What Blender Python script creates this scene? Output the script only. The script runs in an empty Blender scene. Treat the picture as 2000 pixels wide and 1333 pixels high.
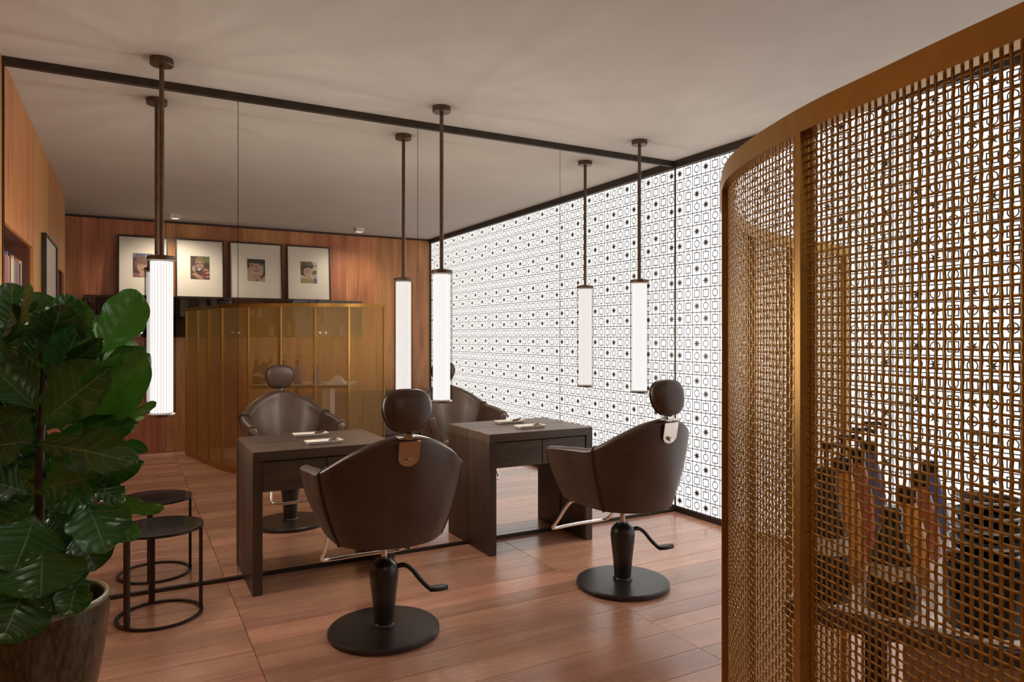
import bpy, bmesh, math, random
import numpy as np
from mathutils import Vector, Matrix
random.seed(7); rng = np.random.default_rng(7)
PI = math.pi
scene = bpy.context.scene
COL = scene.collection

# ------------------------------------------------------------------ camera, world, exposure
EYE = 1.306; YAW = 0.50196; F = 1367.4; CY = 657.4
MY = 3.998; H = 2.611; TX = 3.589; BY = -0.82; LX = -0.513; LEND = 0.263
SY, CYW = math.sin(YAW), math.cos(YAW)
cam = bpy.data.cameras.new('camera'); cam.sensor_width = 36; cam.lens = 36 * F / 2000
cam.shift_y = -(666.5 - CY) / 2000; cam.clip_start = 0.05
co = bpy.data.objects.new('camera', cam); COL.objects.link(co)
co.location = (0, 0, EYE); co.rotation_euler = (PI / 2, 0, -YAW)
scene.camera = co
w = bpy.data.worlds.new('world'); scene.world = w; w.use_nodes = True
w.node_tree.nodes['Background'].inputs[0].default_value = (1, .93, .85, 1)
w.node_tree.nodes['Background'].inputs[1].default_value = 0.05
scene.view_settings.view_transform = 'Standard'; scene.view_settings.look = 'None'
scene.view_settings.exposure = 0.5; scene.view_settings.gamma = 1.0
scene.view_settings.use_curve_mapping = False
TILE_GLOW = .90
LAMP_GLOW = .75
LAMP_W = 26.0
SPOT_W = 42.0

def at(px, py, d):
    """world point of a photo pixel at forward distance d"""
    a = (px - 1000) / F
    return Vector((d * (SY + a * CYW), d * (CYW - a * SY), EYE - (py - CY) * d / F))

# ------------------------------------------------------------------ materials
def newmat(name):
    m = bpy.data.materials.new(name); m.use_nodes = True
    nt = m.node_tree
    for n in list(nt.nodes): nt.nodes.remove(n)
    return m, nt, nt.nodes.new('ShaderNodeOutputMaterial')

def N(nt, t, **k):
    n = nt.nodes.new(t)
    for a, b in k.items(): setattr(n, a, b)
    return n

def mth(nt, op, a, b=None, c=None):
    n = N(nt, 'ShaderNodeMath', operation=op)
    for i, x in enumerate((a, b, c)):
        if x is None: continue
        if isinstance(x, (int, float)): n.inputs[i].default_value = x
        else: nt.links.new(x, n.inputs[i])
    return n.outputs[0]

def principled(name, col, rough=.5, metal=0., spec=.5, bump=0., bscale=60., var=0., vscale=8., coat=0., stretch=(1, 1, 1), rvar=0., col2=None):
    m, nt, out = newmat(name)
    p = N(nt, 'ShaderNodeBsdfPrincipled'); nt.links.new(p.outputs[0], out.inputs[0])
    p.inputs['Base Color'].default_value = (*col, 1); p.inputs['Roughness'].default_value = rough
    p.inputs['Metallic'].default_value = metal; p.inputs['Specular IOR Level'].default_value = spec
    p.inputs['Coat Weight'].default_value = coat; p.inputs['Coat Roughness'].default_value = .15
    tc = N(nt, 'ShaderNodeTexCoord'); mp = N(nt, 'ShaderNodeMapping'); mp.inputs['Scale'].default_value = stretch
    nt.links.new(tc.outputs['Object'], mp.inputs[0])
    if var or col2 or rvar:
        nz = N(nt, 'ShaderNodeTexNoise'); nz.inputs['Scale'].default_value = vscale; nz.inputs['Detail'].default_value = 5
        nt.links.new(mp.outputs[0], nz.inputs[0])
        cr = N(nt, 'ShaderNodeValToRGB')
        a = tuple(c * (1 - var) for c in col); b = col2 or tuple(min(1, c * (1 + var)) for c in col)
        cr.color_ramp.elements[0].position = .35; cr.color_ramp.elements[1].position = .65
        cr.color_ramp.elements[0].color = (*a, 1); cr.color_ramp.elements[1].color = (*b, 1)
        nt.links.new(nz.outputs[0], cr.inputs[0]); nt.links.new(cr.outputs[0], p.inputs['Base Color'])
        if rvar:
            nt.links.new(mth(nt, 'MULTIPLY_ADD', nz.outputs[0], rvar, rough - rvar / 2), p.inputs['Roughness'])
    if bump:
        nb = N(nt, 'ShaderNodeTexNoise'); nb.inputs['Scale'].default_value = bscale; nb.inputs['Detail'].default_value = 4
        nt.links.new(mp.outputs[0], nb.inputs[0])
        b_ = N(nt, 'ShaderNodeBump'); b_.inputs['Strength'].default_value = bump; b_.inputs['Distance'].default_value = .002
        nt.links.new(nb.outputs[0], b_.inputs['Height']); nt.links.new(b_.outputs[0], p.inputs['Normal'])
    return m

def wood(name, c1, c2, axis, rough=.4, hue=.02, val=.25, spec=.5, fine=60., band=5., bump=.05, coat=0.):
    """grain along axis ('x' or 'z'); every object gets its own cut and tone"""
    m, nt, out = newmat(name)
    p = N(nt, 'ShaderNodeBsdfPrincipled'); nt.links.new(p.outputs[0], out.inputs[0])
    p.inputs['Specular IOR Level'].default_value = spec; p.inputs['Coat Weight'].default_value = coat; p.inputs['Coat Roughness'].default_value = .2
    tc = N(nt, 'ShaderNodeTexCoord'); oi = N(nt, 'ShaderNodeObjectInfo')
    off = N(nt, 'ShaderNodeVectorMath', operation='ADD'); nt.links.new(tc.outputs['Object'], off.inputs[0])
    cb = N(nt, 'ShaderNodeCombineXYZ')
    r37 = mth(nt, 'MULTIPLY', oi.outputs['Random'], 37.)
    for i in range(3): nt.links.new(r37, cb.inputs[i])
    nt.links.new(cb.outputs[0], off.inputs[1])
    def noise(scale, st, det=4, dist=0.):
        mp = N(nt, 'ShaderNodeMapping')
        mp.inputs['Scale'].default_value = (st, 1, 1) if axis == 'x' else ((1, st, 1) if axis == 'y' else (1, 1, st))
        nt.links.new(off.outputs[0], mp.inputs[0])
        nz = N(nt, 'ShaderNodeTexNoise'); nz.inputs['Scale'].default_value = scale; nz.inputs['Detail'].default_value = det
        nz.inputs['Distortion'].default_value = dist
        nt.links.new(mp.outputs[0], nz.inputs[0]); return nz.outputs[0]
    g1 = noise(band, .12, 3, .6); g2 = noise(fine, .03, 5, .3)
    s = mth(nt, 'ADD', mth(nt, 'MULTIPLY', g1, .62), mth(nt, 'MULTIPLY', g2, .38))
    cr = N(nt, 'ShaderNodeValToRGB'); cr.color_ramp.elements[0].position = .36; cr.color_ramp.elements[1].position = .66
    cr.color_ramp.elements[0].color = (*c1, 1); cr.color_ramp.elements[1].color = (*c2, 1)
    nt.links.new(s, cr.inputs[0])
    hs = N(nt, 'ShaderNodeHueSaturation'); nt.links.new(cr.outputs[0], hs.inputs['Color'])
    wn = N(nt, 'ShaderNodeTexWhiteNoise', noise_dimensions='1D'); nt.links.new(oi.outputs['Random'], wn.inputs['W'])
    nt.links.new(mth(nt, 'MULTIPLY_ADD', oi.outputs['Random'], hue * 2, .5 - hue), hs.inputs['Hue'])
    nt.links.new(mth(nt, 'MULTIPLY_ADD', wn.outputs[0], val * 2, 1 - val), hs.inputs['Value'])
    nt.links.new(hs.outputs[0], p.inputs['Base Color'])
    nt.links.new(mth(nt, 'MULTIPLY_ADD', g2, .16, rough - .08), p.inputs['Roughness'])
    b_ = N(nt, 'ShaderNodeBump'); b_.inputs['Strength'].default_value = bump; b_.inputs['Distance'].default_value = .002
    nt.links.new(g2, b_.inputs['Height']); nt.links.new(b_.outputs[0], p.inputs['Normal'])
    return m

def emis(name, col, s):
    m, nt, out = newmat(name); e = N(nt, 'ShaderNodeEmission'); e.inputs[0].default_value = (*col, 1); e.inputs[1].default_value = s
    nt.links.new(e.outputs[0], out.inputs[0]); return m

def thin_glass(name, tint=(1, 1, 1), gloss=.12, rough=.0, diffuse=0.):
    m, nt, out = newmat(name)
    t = N(nt, 'ShaderNodeBsdfTransparent'); t.inputs[0].default_value = (*tint, 1)
    g = N(nt, 'ShaderNodeBsdfGlossy'); g.inputs['Roughness'].default_value = rough
    lw = N(nt, 'ShaderNodeLayerWeight'); lw.inputs[0].default_value = .5
    mx = N(nt, 'ShaderNodeMixShader'); nt.links.new(t.outputs[0], mx.inputs[1]); nt.links.new(g.outputs[0], mx.inputs[2])
    nt.links.new(mth(nt, 'MULTIPLY_ADD', lw.outputs['Facing'], gloss, gloss * .4), mx.inputs[0])
    last = mx
    if diffuse:
        d = N(nt, 'ShaderNodeBsdfTranslucent'); d.inputs[0].default_value = (1, 1, 1, 1)
        m2 = N(nt, 'ShaderNodeMixShader'); nt.links.new(mx.outputs[0], m2.inputs[1]); nt.links.new(d.outputs[0], m2.inputs[2])
        nt.links.new(mth(nt, 'MULTIPLY', lw.outputs['Facing'], diffuse), m2.inputs[0]); last = m2
    nt.links.new(last.outputs[0], out.inputs[0]); return m

M = {}
M['ceiling'] = principled('ceiling_plaster', (.50, .47, .42), .9, var=.03, vscale=2.5, bump=.05, bscale=120)
M['wall'] = principled('dark_plaster', (.09, .075, .06), .8, var=.1)
M['plank'] = wood('floor_oak', (.43, .205, .128), (.64, .345, .225), 'x', .26, .005, .20, fine=75, band=6, bump=.02, coat=.5)
M['floor_base'] = principled('floor_joint', (.05, .022, .014), .8, var=.1)
M['wallwood'] = wood('wall_veneer', (.33, .115, .045), (.58, .25, .10), 'z', .42, .012, .16, fine=70, band=9, bump=.03)
M['wallwood2'] = wood('wall_veneer_warm', (.40, .155, .045), (.62, .295, .095), 'z', .42, .012, .14, fine=70, band=9, bump=.03)
M['nichewood'] = wood('niche_wood', (.10, .035, .02), (.19, .065, .035), 'z', .45, .01, .1)
M['trim'] = principled('bronze_trim', (.055, .042, .034), .45, .6, var=.15, vscale=20)
M['lampmetal'] = principled('lamp_bronze', (.15, .105, .07), .38, .85, var=.15, vscale=30)
M['brass'] = principled('brass_frame', (.50, .28, .07), .33, .85, var=.06, vscale=40)
M['brass_strip'] = principled('brass_strip', (.52, .31, .085), .30, .88, var=.10, vscale=90)
M['darkwood'] = wood('desk_oak', (.050, .031, .020), (.100, .066, .044), 'x', .40, .005, .08, fine=90, band=20, bump=.08)
M['darkwoodz'] = wood('desk_oak_upright', (.040, .025, .016), (.078, .050, .034), 'z', .40, .005, .08, fine=90, band=20, bump=.08)
M['leather'] = principled('brown_leather', (.078, .046, .031), .36, spec=.5, bump=.12, bscale=340, var=.12, vscale=9, rvar=.12)
M['leather_seam'] = principled('seam_leather', (.018, .011, .009), .5, var=.1)
M['blackmetal'] = principled('black_metal', (.024, .020, .017), .30, spec=.5, var=.2, vscale=12, rvar=.1)
M['chrome'] = principled('chrome', (.78, .76, .74), .12, 1., var=.03)
M['plate'] = principled('chrome_plate', (.80, .70, .62), .2, 1., var=.03, vscale=30)
M['tabletop'] = principled('smoked_glass', (.03, .027, .024), .05, spec=1., var=.1)
M['tablemetal'] = principled('table_bronze', (.045, .033, .026), .42, .6, var=.15)
M['porcelain'] = principled('porcelain', (.82, .78, .72), .2, var=.03)
M['rubber'] = principled('dark_rubber', (.02, .017, .015), .5, var=.1)
M['mat'] = principled('picture_mat', (.82, .76, .65), .8, var=.02)
M['frame'] = principled('black_frame', (.02, .014, .011), .4, var=.15)
M['cabinet'] = principled('smoked_cabinet', (.05, .035, .03), .35, var=.15)
M['lowcab'] = principled('grey_laminate', (.085, .07, .06), .5, var=.1, vscale=4)
M['stone'] = principled('white_gloss_top', (.86, .85, .84), .08, spec=.8, var=.02, vscale=5)
M['glass'] = thin_glass('cabinet_glass', (.80, .74, .70), .14)
M['picglass'] = thin_glass('picture_glass', (.97, .97, .97), .05)
def flute_mat():
    m, nt, out = newmat('fluted_glass'); t = N(nt, 'ShaderNodeBsdfTransparent'); g = N(nt, 'ShaderNodeBsdfGlossy'); g.inputs['Roughness'].default_value = .2
    lw = N(nt, 'ShaderNodeLayerWeight'); lw.inputs[0].default_value = .5
    cr = N(nt, 'ShaderNodeValToRGB'); cr.color_ramp.elements[0].color = (.98, .98, .98, 1); cr.color_ramp.elements[1].color = (.50, .48, .48, 1)
    cr.color_ramp.elements[0].position = .15; cr.color_ramp.elements[1].position = .9
    nt.links.new(lw.outputs['Facing'], cr.inputs[0]); nt.links.new(cr.outputs[0], t.inputs[0])
    mx = N(nt, 'ShaderNodeMixShader'); mx.inputs[0].default_value = .0; nt.links.new(t.outputs[0], mx.inputs[1]); nt.links.new(g.outputs[0], mx.inputs[2])
    nt.links.new(mx.outputs[0], out.inputs[0]); return m
M['lampglass'] = flute_mat()
M['lampcore'] = emis('lamp_core', (1., .955, .93), LAMP_GLOW)
M['glow'] = emis('backlit_glass', (1., .955, .935), TILE_GLOW)
M['ink'] = principled('tile_ink', (.035, .03, .028), .6, var=.1)
M['joint'] = principled('tile_joint', (.06, .052, .048), .6, var=.1)
M['soil'] = principled('soil', (.016, .010, .007), .95, var=.4, vscale=40, bump=.6, bscale=60)
M['trunk'] = principled('trunk_bark', (.055, .028, .016), .8, var=.35, vscale=30, bump=.4, bscale=90)  # bark colour darkened to stand in for the shade on the stems
M['pot'] = principled('olive_glaze', (.040, .026, .014), .26, var=.2, vscale=70, col2=(.105, .082, .036), stretch=(1, 1, .3), coat=.3, bump=.15, bscale=120)
M['potrim'] = principled('pale_glaze_rim', (.20, .19, .115), .28, var=.25, vscale=30, coat=.3)
M['vlabel'] = principled('pale_label', (.55, .5, .45), .5, var=.05)
def plain(name, col, rough=.45, **k):
    if name not in M: M[name] = principled(name, col, rough, var=k.pop('var', .08), **k)
    return M[name]

def mirror_mat():
    m, nt, out = newmat('mirror_silver'); g = N(nt, 'ShaderNodeBsdfGlossy'); g.inputs['Roughness'].default_value = 0.
    g.inputs['Color'].default_value = (.90, .89, .86, 1); nt.links.new(g.outputs[0], out.inputs[0]); return m
M['mirror'] = mirror_mat()

def leaf_mat(name, base, vein, under):
    m, nt, out = newmat(name)
    p = N(nt, 'ShaderNodeBsdfPrincipled')
    uv = N(nt, 'ShaderNodeUVMap'); sp = N(nt, 'ShaderNodeSeparateXYZ'); nt.links.new(uv.outputs[0], sp.inputs[0])
    u = mth(nt, 'ABSOLUTE', mth(nt, 'MULTIPLY_ADD', sp.outputs[0], 2., -1.)); v = sp.outputs[1]
    mid = mth(nt, 'LESS_THAN', u, .022)
    t = mth(nt, 'FRACT', mth(nt, 'MULTIPLY', mth(nt, 'MULTIPLY_ADD', mth(nt, 'POWER', u, 1.3), -.26, v), 6.5))
    lat = mth(nt, 'LESS_THAN', mth(nt, 'ABSOLUTE', mth(nt, 'SUBTRACT', t, .5)), .028)
    lat = mth(nt, 'MULTIPLY', lat, mth(nt, 'LESS_THAN', u, .82))
    vv = mth(nt, 'MAXIMUM', mid, mth(nt, 'MULTIPLY', lat, .7))
    tc = N(nt, 'ShaderNodeTexCoord'); nz = N(nt, 'ShaderNodeTexNoise'); nz.inputs['Scale'].default_value = 4.; nz.inputs['Detail'].default_value = 3
    nt.links.new(tc.outputs['Object'], nz.inputs[0])
    oi = N(nt, 'ShaderNodeObjectInfo')
    hs = N(nt, 'ShaderNodeHueSaturation'); hs.inputs['Color'].default_value = (*base, 1)
    nt.links.new(mth(nt, 'ADD', mth(nt, 'MULTIPLY_ADD', nz.outputs[0], .5, .45), mth(nt, 'MULTIPLY', oi.outputs['Random'], .6)), hs.inputs['Value'])
    nt.links.new(mth(nt, 'MULTIPLY_ADD', oi.outputs['Random'], .03, .485), hs.inputs['Hue'])
    mx = N(nt, 'ShaderNodeMixRGB'); nt.links.new(mth(nt, 'MULTIPLY', vv, .75), mx.inputs[0]); nt.links.new(hs.outputs[0], mx.inputs[1]); mx.inputs[2].default_value = (*vein, 1)
    geo = N(nt, 'ShaderNodeNewGeometry')
    m2 = N(nt, 'ShaderNodeMixRGB'); nt.links.new(geo.outputs['Backfacing'], m2.inputs[0]); nt.links.new(mx.outputs[0], m2.inputs[1]); m2.inputs[2].default_value = (*under, 1)
    nt.links.new(m2.outputs[0], p.inputs['Base Color'])
    p.inputs['Roughness'].default_value = .24; p.inputs['Specular IOR Level'].default_value = .5
    cell = mth(nt, 'ABSOLUTE', mth(nt, 'SUBTRACT', t, .5))
    b_ = N(nt, 'ShaderNodeBump'); b_.inputs['Strength'].default_value = .35; b_.inputs['Distance'].default_value = .006
    nt.links.new(mth(nt, 'SUBTRACT', mth(nt, 'MULTIPLY', cell, 1.5), mth(nt, 'MULTIPLY', mid, .4)), b_.inputs['Height']); nt.links.new(b_.outputs[0], p.inputs['Normal'])
    tr = N(nt, 'ShaderNodeBsdfTranslucent'); tr.inputs[0].default_value = (base[0] * 2.2, base[1] * 2.2, base[2] * .8, 1)
    ms = N(nt, 'ShaderNodeMixShader'); ms.inputs[0].default_value = .06
    nt.links.new(p.outputs[0], ms.inputs[1]); nt.links.new(tr.outputs[0], ms.inputs[2])
    nt.links.new(ms.outputs[0], out.inputs[0]); return m
M['leaf'] = leaf_mat('fig_leaf', (.032, .112, .024), (.26, .35, .14), (.07, .15, .05))
M['leaf_young'] = leaf_mat('fig_leaf_bright', (.055, .175, .028), (.15, .30, .08), (.12, .20, .07))

# ------------------------------------------------------------------ mesh helpers
class MB:
    def __init__(s): s.v = []; s.f = []; s.mi = []
    def add(s, verts, faces, mi=0):
        b = len(s.v); s.v += [tuple(p) for p in verts]; s.f += [tuple(b + i for i in f) for f in faces]; s.mi += [mi] * len(faces); return s
    def box(s, x0, x1, y0, y1, z0, z1, mi=0):
        return s.add([(x0, y0, z0), (x1, y0, z0), (x1, y1, z0), (x0, y1, z0), (x0, y0, z1), (x1, y0, z1), (x1, y1, z1), (x0, y1, z1)],
                     [(0, 3, 2, 1), (4, 5, 6, 7), (0, 1, 5, 4), (1, 2, 6, 5), (2, 3, 7, 6), (3, 0, 4, 7)], mi)
    def rbox(s, x0, x1, y0, y1, z0, z1, r=.004, seg=1, mi=0):
        bm = bmesh.new(); bmesh.ops.create_cube(bm, size=1)
        for v in bm.verts: v.co = Vector(((x0 + x1) / 2 + v.co.x * (x1 - x0), (y0 + y1) / 2 + v.co.y * (y1 - y0), (z0 + z1) / 2 + v.co.z * (z1 - z0)))
        bmesh.ops.bevel(bm, geom=bm.edges[:], offset=r, segments=seg, profile=.5, affect='EDGES', clamp_overlap=True)
        bm.verts.index_update()
        s.add([v.co[:] for v in bm.verts], [[v.index for v in f.verts] for f in bm.faces], mi); bm.free(); return s
    def lathe(s, prof, n=32, c=(0, 0, 0), mi=0, cap=True):
        vs = []; fs = []
        for r, z in prof:
            for k in range(n):
                a = 2 * PI * k / n; vs.append((c[0] + r * math.cos(a), c[1] + r * math.sin(a), c[2] + z))
        for i in range(len(prof) - 1):
            for k in range(n):
                k2 = (k + 1) % n; fs.append((i * n + k, i * n + k2, (i + 1) * n + k2, (i + 1) * n + k))
        if cap:
            fs.append(tuple(reversed(range(n)))); fs.append(tuple((len(prof) - 1) * n + k for k in range(n)))
        return s.add(vs, fs, mi)
    def tube(s, pts, r, n=10, mi=0, closed=False):
        pts = [Vector(p) for p in pts]; L = len(pts); vs = []; fs = []
        rs = r if isinstance(r, (list, tuple)) else [r] * L
        up = None
        for i, p in enumerate(pts):
            if closed: t = (pts[(i + 1) % L] - pts[i - 1])
            else: t = pts[min(i + 1, L - 1)] - pts[max(i - 1, 0)]
            t.normalize()
            if up is None: up = t.orthogonal().normalized()
            up = (up - t * up.dot(t)).normalized(); sd = t.cross(up)
            for k in range(n):
                a = 2 * PI * k / n; vs.append(p + (up * math.cos(a) + sd * math.sin(a)) * rs[i])
        for i in range(L if closed else L - 1):
            j = (i + 1) % L
            for k in range(n):
                k2 = (k + 1) % n; fs.append((i * n + k, i * n + k2, j * n + k2, j * n + k))
        if not closed:
            fs.append(tuple(reversed(range(n)))); fs.append(tuple((L - 1) * n + k for k in range(n)))
        return s.add(vs, fs, mi)
    def loft(s, rings, cap=True, mi=0):
        n = len(rings[0]); vs = [p for r in rings for p in r]; fs = []
        for i in range(len(rings) - 1):
            for k in range(n):
                k2 = (k + 1) % n; fs.append((i * n + k, (i + 1) * n + k, (i + 1) * n + k2, i * n + k2))
        if cap: fs.append(tuple(range(n))); fs.append(tuple(reversed([(len(rings) - 1) * n + k for k in range(n)])))
        return s.add(vs, fs, mi)
    def prism(s, poly, ext, mi=0):
        """poly: list of 3D points, ext: extrusion vector"""
        n = len(poly); e = Vector(ext); a = [Vector(p) for p in poly]; b = [p + e for p in a]
        return s.add(a + b, [tuple(reversed(range(n))), tuple(range(n, 2 * n))] + [(k, (k + 1) % n, n + (k + 1) % n, n + k) for k in range(n)], mi)
    def mesh(s, name, mats, smooth=None):
        me = bpy.data.meshes.new(name); me.from_pydata(s.v, [], s.f)
        for m in (mats if isinstance(mats, (list, tuple)) else [mats]): me.materials.append(M[m] if isinstance(m, str) else m)
        if any(s.mi): me.polygons.foreach_set('material_index', s.mi)
        bm = bmesh.new(); bm.from_mesh(me); bmesh.ops.recalc_face_normals(bm, faces=bm.faces[:]); bm.to_mesh(me); bm.free()
        if smooth is not None:
            me.shade_smooth(); me.set_sharp_from_angle(angle=math.radians(smooth))
        me.update(); return me
    def build(s, name, mats, parent=None, smooth=None, loc=None, rot=None):
        return link(name, s.mesh(name, mats, smooth), parent, loc, rot)

def link(name, data, parent=None, loc=None, rot=None):
    o = bpy.data.objects.new(name, data); COL.objects.link(o)
    if parent: o.parent = parent
    if loc is not None: o.location = loc
    if rot is not None: o.rotation_euler = rot
    return o
def tag(o, label, cat, group=None, kind=None):
    o['label'] = label; o['category'] = cat
    if group: o['group'] = group
    if kind: o['kind'] = kind
    return o
def thing(name, label, cat, loc=(0, 0, 0), rz=0, group=None):
    o = bpy.data.objects.new(name, None); COL.objects.link(o); o.location = loc; o.rotation_euler = (0, 0, rz); o.empty_display_size = .1
    return tag(o, label, cat, group)
def struct(o, label=None, cat=None):
    o['kind'] = 'structure'
    if label: o['label'] = label
    if cat: o['category'] = cat
    return o
def dup(root, loc, rz, label, group=None):
    r = root.copy(); COL.objects.link(r); r.location = loc; r.rotation_euler = (0, 0, rz); r['label'] = label
    if group: r['group'] = group
    for ch in list(root.children):
        c = ch.copy(); COL.objects.link(c); c.parent = r
        for g in list(ch.children):
            d = g.copy(); COL.objects.link(d); d.parent = c
    return r
def catmull(pts, n, closed=False):
    P = [np.array(p, float) for p in pts]; out = []
    P = [2 * P[0] - P[1]] + P + [2 * P[-1] - P[-2]]
    for i in range(1, len(P) - 2):
        for k in range(n):
            t = k / n; a, b, c, d = P[i - 1], P[i], P[i + 1], P[i + 2]
            out.append(.5 * (2 * b + (c - a) * t + (2 * a - 5 * b + 4 * c - d) * t * t + (3 * b - a - 3 * c + d) * t ** 3))
    out.append(P[-2]); return np.array(out)

# ------------------------------------------------------------------ room shell
XW = -2.9                                         # far end of the passage on the left
floor = struct(MB().box(XW, TX + .2, BY - .2, MY + .2, -.12, -.014).build('floor', 'floor_base'), 'reddish brown oak plank floor with a satin finish', 'floor')
joints = [-2.9, -1.18, .46, 2.10, TX]
for ci in range(len(joints) - 1):
    x0, x1 = joints[ci], joints[ci + 1]; y = BY
    while y < MY - .01:
        wd = random.choice([.125, .14, .15, .16, .175, .19]); y1 = min(y + wd, MY)
        if MY - y1 < .06: y1 = MY
        if not (ci == 0 and y > LEND):
            lx0 = x0; 
            if ci == 1 and y > LEND: lx0 = max(x0, LX - .4)
            if ci == 0: pass
            cx_, cy_ = (lx0 + x1) / 2, (y + y1) / 2; g = .0011
            MB().rbox(lx0 - cx_ + g, x1 - cx_ - g, y - cy_ + g, y1 - cy_ - g, -.014, 0, .0012).build('plank', 'plank', floor, loc=(cx_, cy_, 0))
        y = y1
ceiling = struct(MB().box(XW, TX + .2, BY - .2, MY + .2, H, H + .12).build('ceiling', 'ceiling'), 'plain warm grey plaster ceiling', 'ceiling')
struct(MB().box(LX - .4, TX + .2, MY + .012, MY + .2, 0, H).build('wall_far', 'wall'), 'dark wall carrying the mirror panels', 'wall')
struct(MB().box(XW - .1, XW, BY - .2, LEND + .1, 0, H).build('wall_passage', 'wallwood'), 'wooden end wall of the side passage', 'wall')

# mirror of four panels
mir = thing('wall_mirror', 'wall to wall floor to ceiling mirror of four tall panels', 'mirror', (0, MY, 0))
mx0 = LX + .008
mw = (TX - mx0) / 4
for k in range(4):
    MB().box(mx0 + k * mw + .0016, mx0 + (k + 1) * mw - .0016, 0, .010, .022, H - .038).build('mirror_panel', 'mirror', mir)
# trims
def trim(n, *b): return struct(MB().rbox(*b, .002).build('trim_%d' % n, 'trim'), None)
trim(1, LX, TX - .03, MY - .012, MY + .012, H - .042, H)
trim(2, LX, TX - .012, MY - .008, MY + .012, 0, .022)
trim(3, TX - .03, TX, BY, MY + .012, H - .055, H)
trim(4, TX - .012, TX, BY + .02, MY + .012, 0, .042)
trim(5, LX - .006, LX + .008, MY - .006, MY + .012, .022, H - .042)
trim(6, TX - .008, TX, MY - .008, MY + .012, .042, H - .055)
trim(7, XW, TX - .03, BY, BY + .022, H - .022, H)
trim(8, TX - .02, TX, BY, BY + .02, 0, H - .055)

# ------------------------------------------------------------------ backlit tile wall
wr = struct(MB().box(TX + .012, TX + .2, BY - .2, MY + .012, 0, H).build('wall_right', 'joint'), 'glowing white wall of square tiles printed with stars, circles and squares', 'wall')
PITCH = (MY - BY) / 54; ROWS = 28; ZT = H - .055; ZP = (ZT - .042) / ROWS
def tile_mesh(kind):
    """tile lies in the yz plane, face at x = -0.006 (towards the room)"""
    mb = MB(); hy = PITCH / 2 - .0028; hz = ZP / 2 - .0028; X = -.006
    mb.add([(X, -hy, -hz), (X, -hy, hz), (X, hy, hz), (X, hy, -hz)], [(0, 1, 2, 3)], 0)
    mb.add([(X, -hy, -hz), (X, -hy, hz), (X, hy, hz), (X, hy, -hz), (.006, -hy, -hz), (.006, -hy, hz), (.006, hy, hz), (.006, hy, -hz)],
           [(0, 4, 5, 1), (1, 5, 6, 2), (2, 6, 7, 3), (3, 7, 4, 0)], 1)
    XI = X - .0004
    def quad(y0, y1, z0, z1): mb.add([(XI, y0, z0), (XI, y0, z1), (XI, y1, z1), (XI, y1, z0)], [(0, 1, 2, 3)], 1)
    def ring(o, i):
        n = len(o); mb.add([(XI, *p) for p in o] + [(XI, *p) for p in i], [(k, (k + 1) % n, n + (k + 1) % n, n + k) for k in range(n)], 1)
    lw = .0062; st = .0027
    if kind == 'square':
        a = .0285; ring([(-a, -a), (-a, a), (a, a), (a, -a)], [(-a + lw, -a + lw), (-a + lw, a - lw), (a - lw, a - lw), (a - lw, -a + lw)])
        quad(-st, st, a, hz); quad(-st, st, -hz, -a)
    elif kind == 'circle':
        a = .0275; n = 20
        ring([(a * math.cos(2 * PI * k / n), a * math.sin(2 * PI * k / n)) for k in range(n)], [((a - lw) * math.cos(2 * PI * k / n), (a - lw) * math.sin(2 * PI * k / n)) for k in range(n)])
        quad(-st, st, a, hz); quad(-st, st, -hz, -a)
    else:
        p = []
        for k in range(16):
            r = (.037 if k % 4 == 0 else .034) if k % 2 == 0 else .0135
            p.append((r * math.sin(2 * PI * k / 16), r * math.cos(2 * PI * k / 16)))
        mb.add([(XI, 0, 0)] + [(XI, *q) for q in p], [(0, 1 + k, 1 + (k + 1) % 16) for k in range(16)], 1)
        quad(-.0012, .0012, -hz, hz)
    return mb
TK = {k: tile_mesh(k) for k in ('star', 'square', 'circle')}
def raw_mesh(mb, name, mats):
    me = bpy.data.meshes.new(name); me.from_pydata(mb.v, [], mb.f)
    for m in mats: me.materials.append(M[m])
    me.polygons.foreach_set('material_index', mb.mi); me.update(); return me
TM = {k: raw_mesh(v, 'tile_' + k, ('glow', 'ink')) for k, v in TK.items()}
PAT = [['star', 'square', 'circle'], ['square', 'circle', 'square'], ['circle', 'square', 'star']]
rest = MB(); nt_ = 0
for c in range(54):
    for r in range(ROWS):
        k = PAT[r % 3][c % 3]
        if r >= ROWS - 2 and c % 6 >= 3: k = PAT[(ROWS - 1 - r)][c % 3]
        pos = (TX + .006, MY - (c + .5) * PITCH, ZT - (r + .5) * ZP)
        if nt_ < 300 and c < 11:
            link('tile', TM[k], wr, loc=pos); nt_ += 1
        else:
            mb = TK[k]; b = len(rest.v)
            rest.v += [(p[0] + pos[0], p[1] + pos[1], p[2] + pos[2]) for p in mb.v]
            rest.f += [tuple(b + i for i in f) for f in mb.f]; rest.mi += mb.mi
o = link('tile_field', raw_mesh(rest, 'tile_field', ('glow', 'ink')), wr); o['kind'] = 'stuff'

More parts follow.
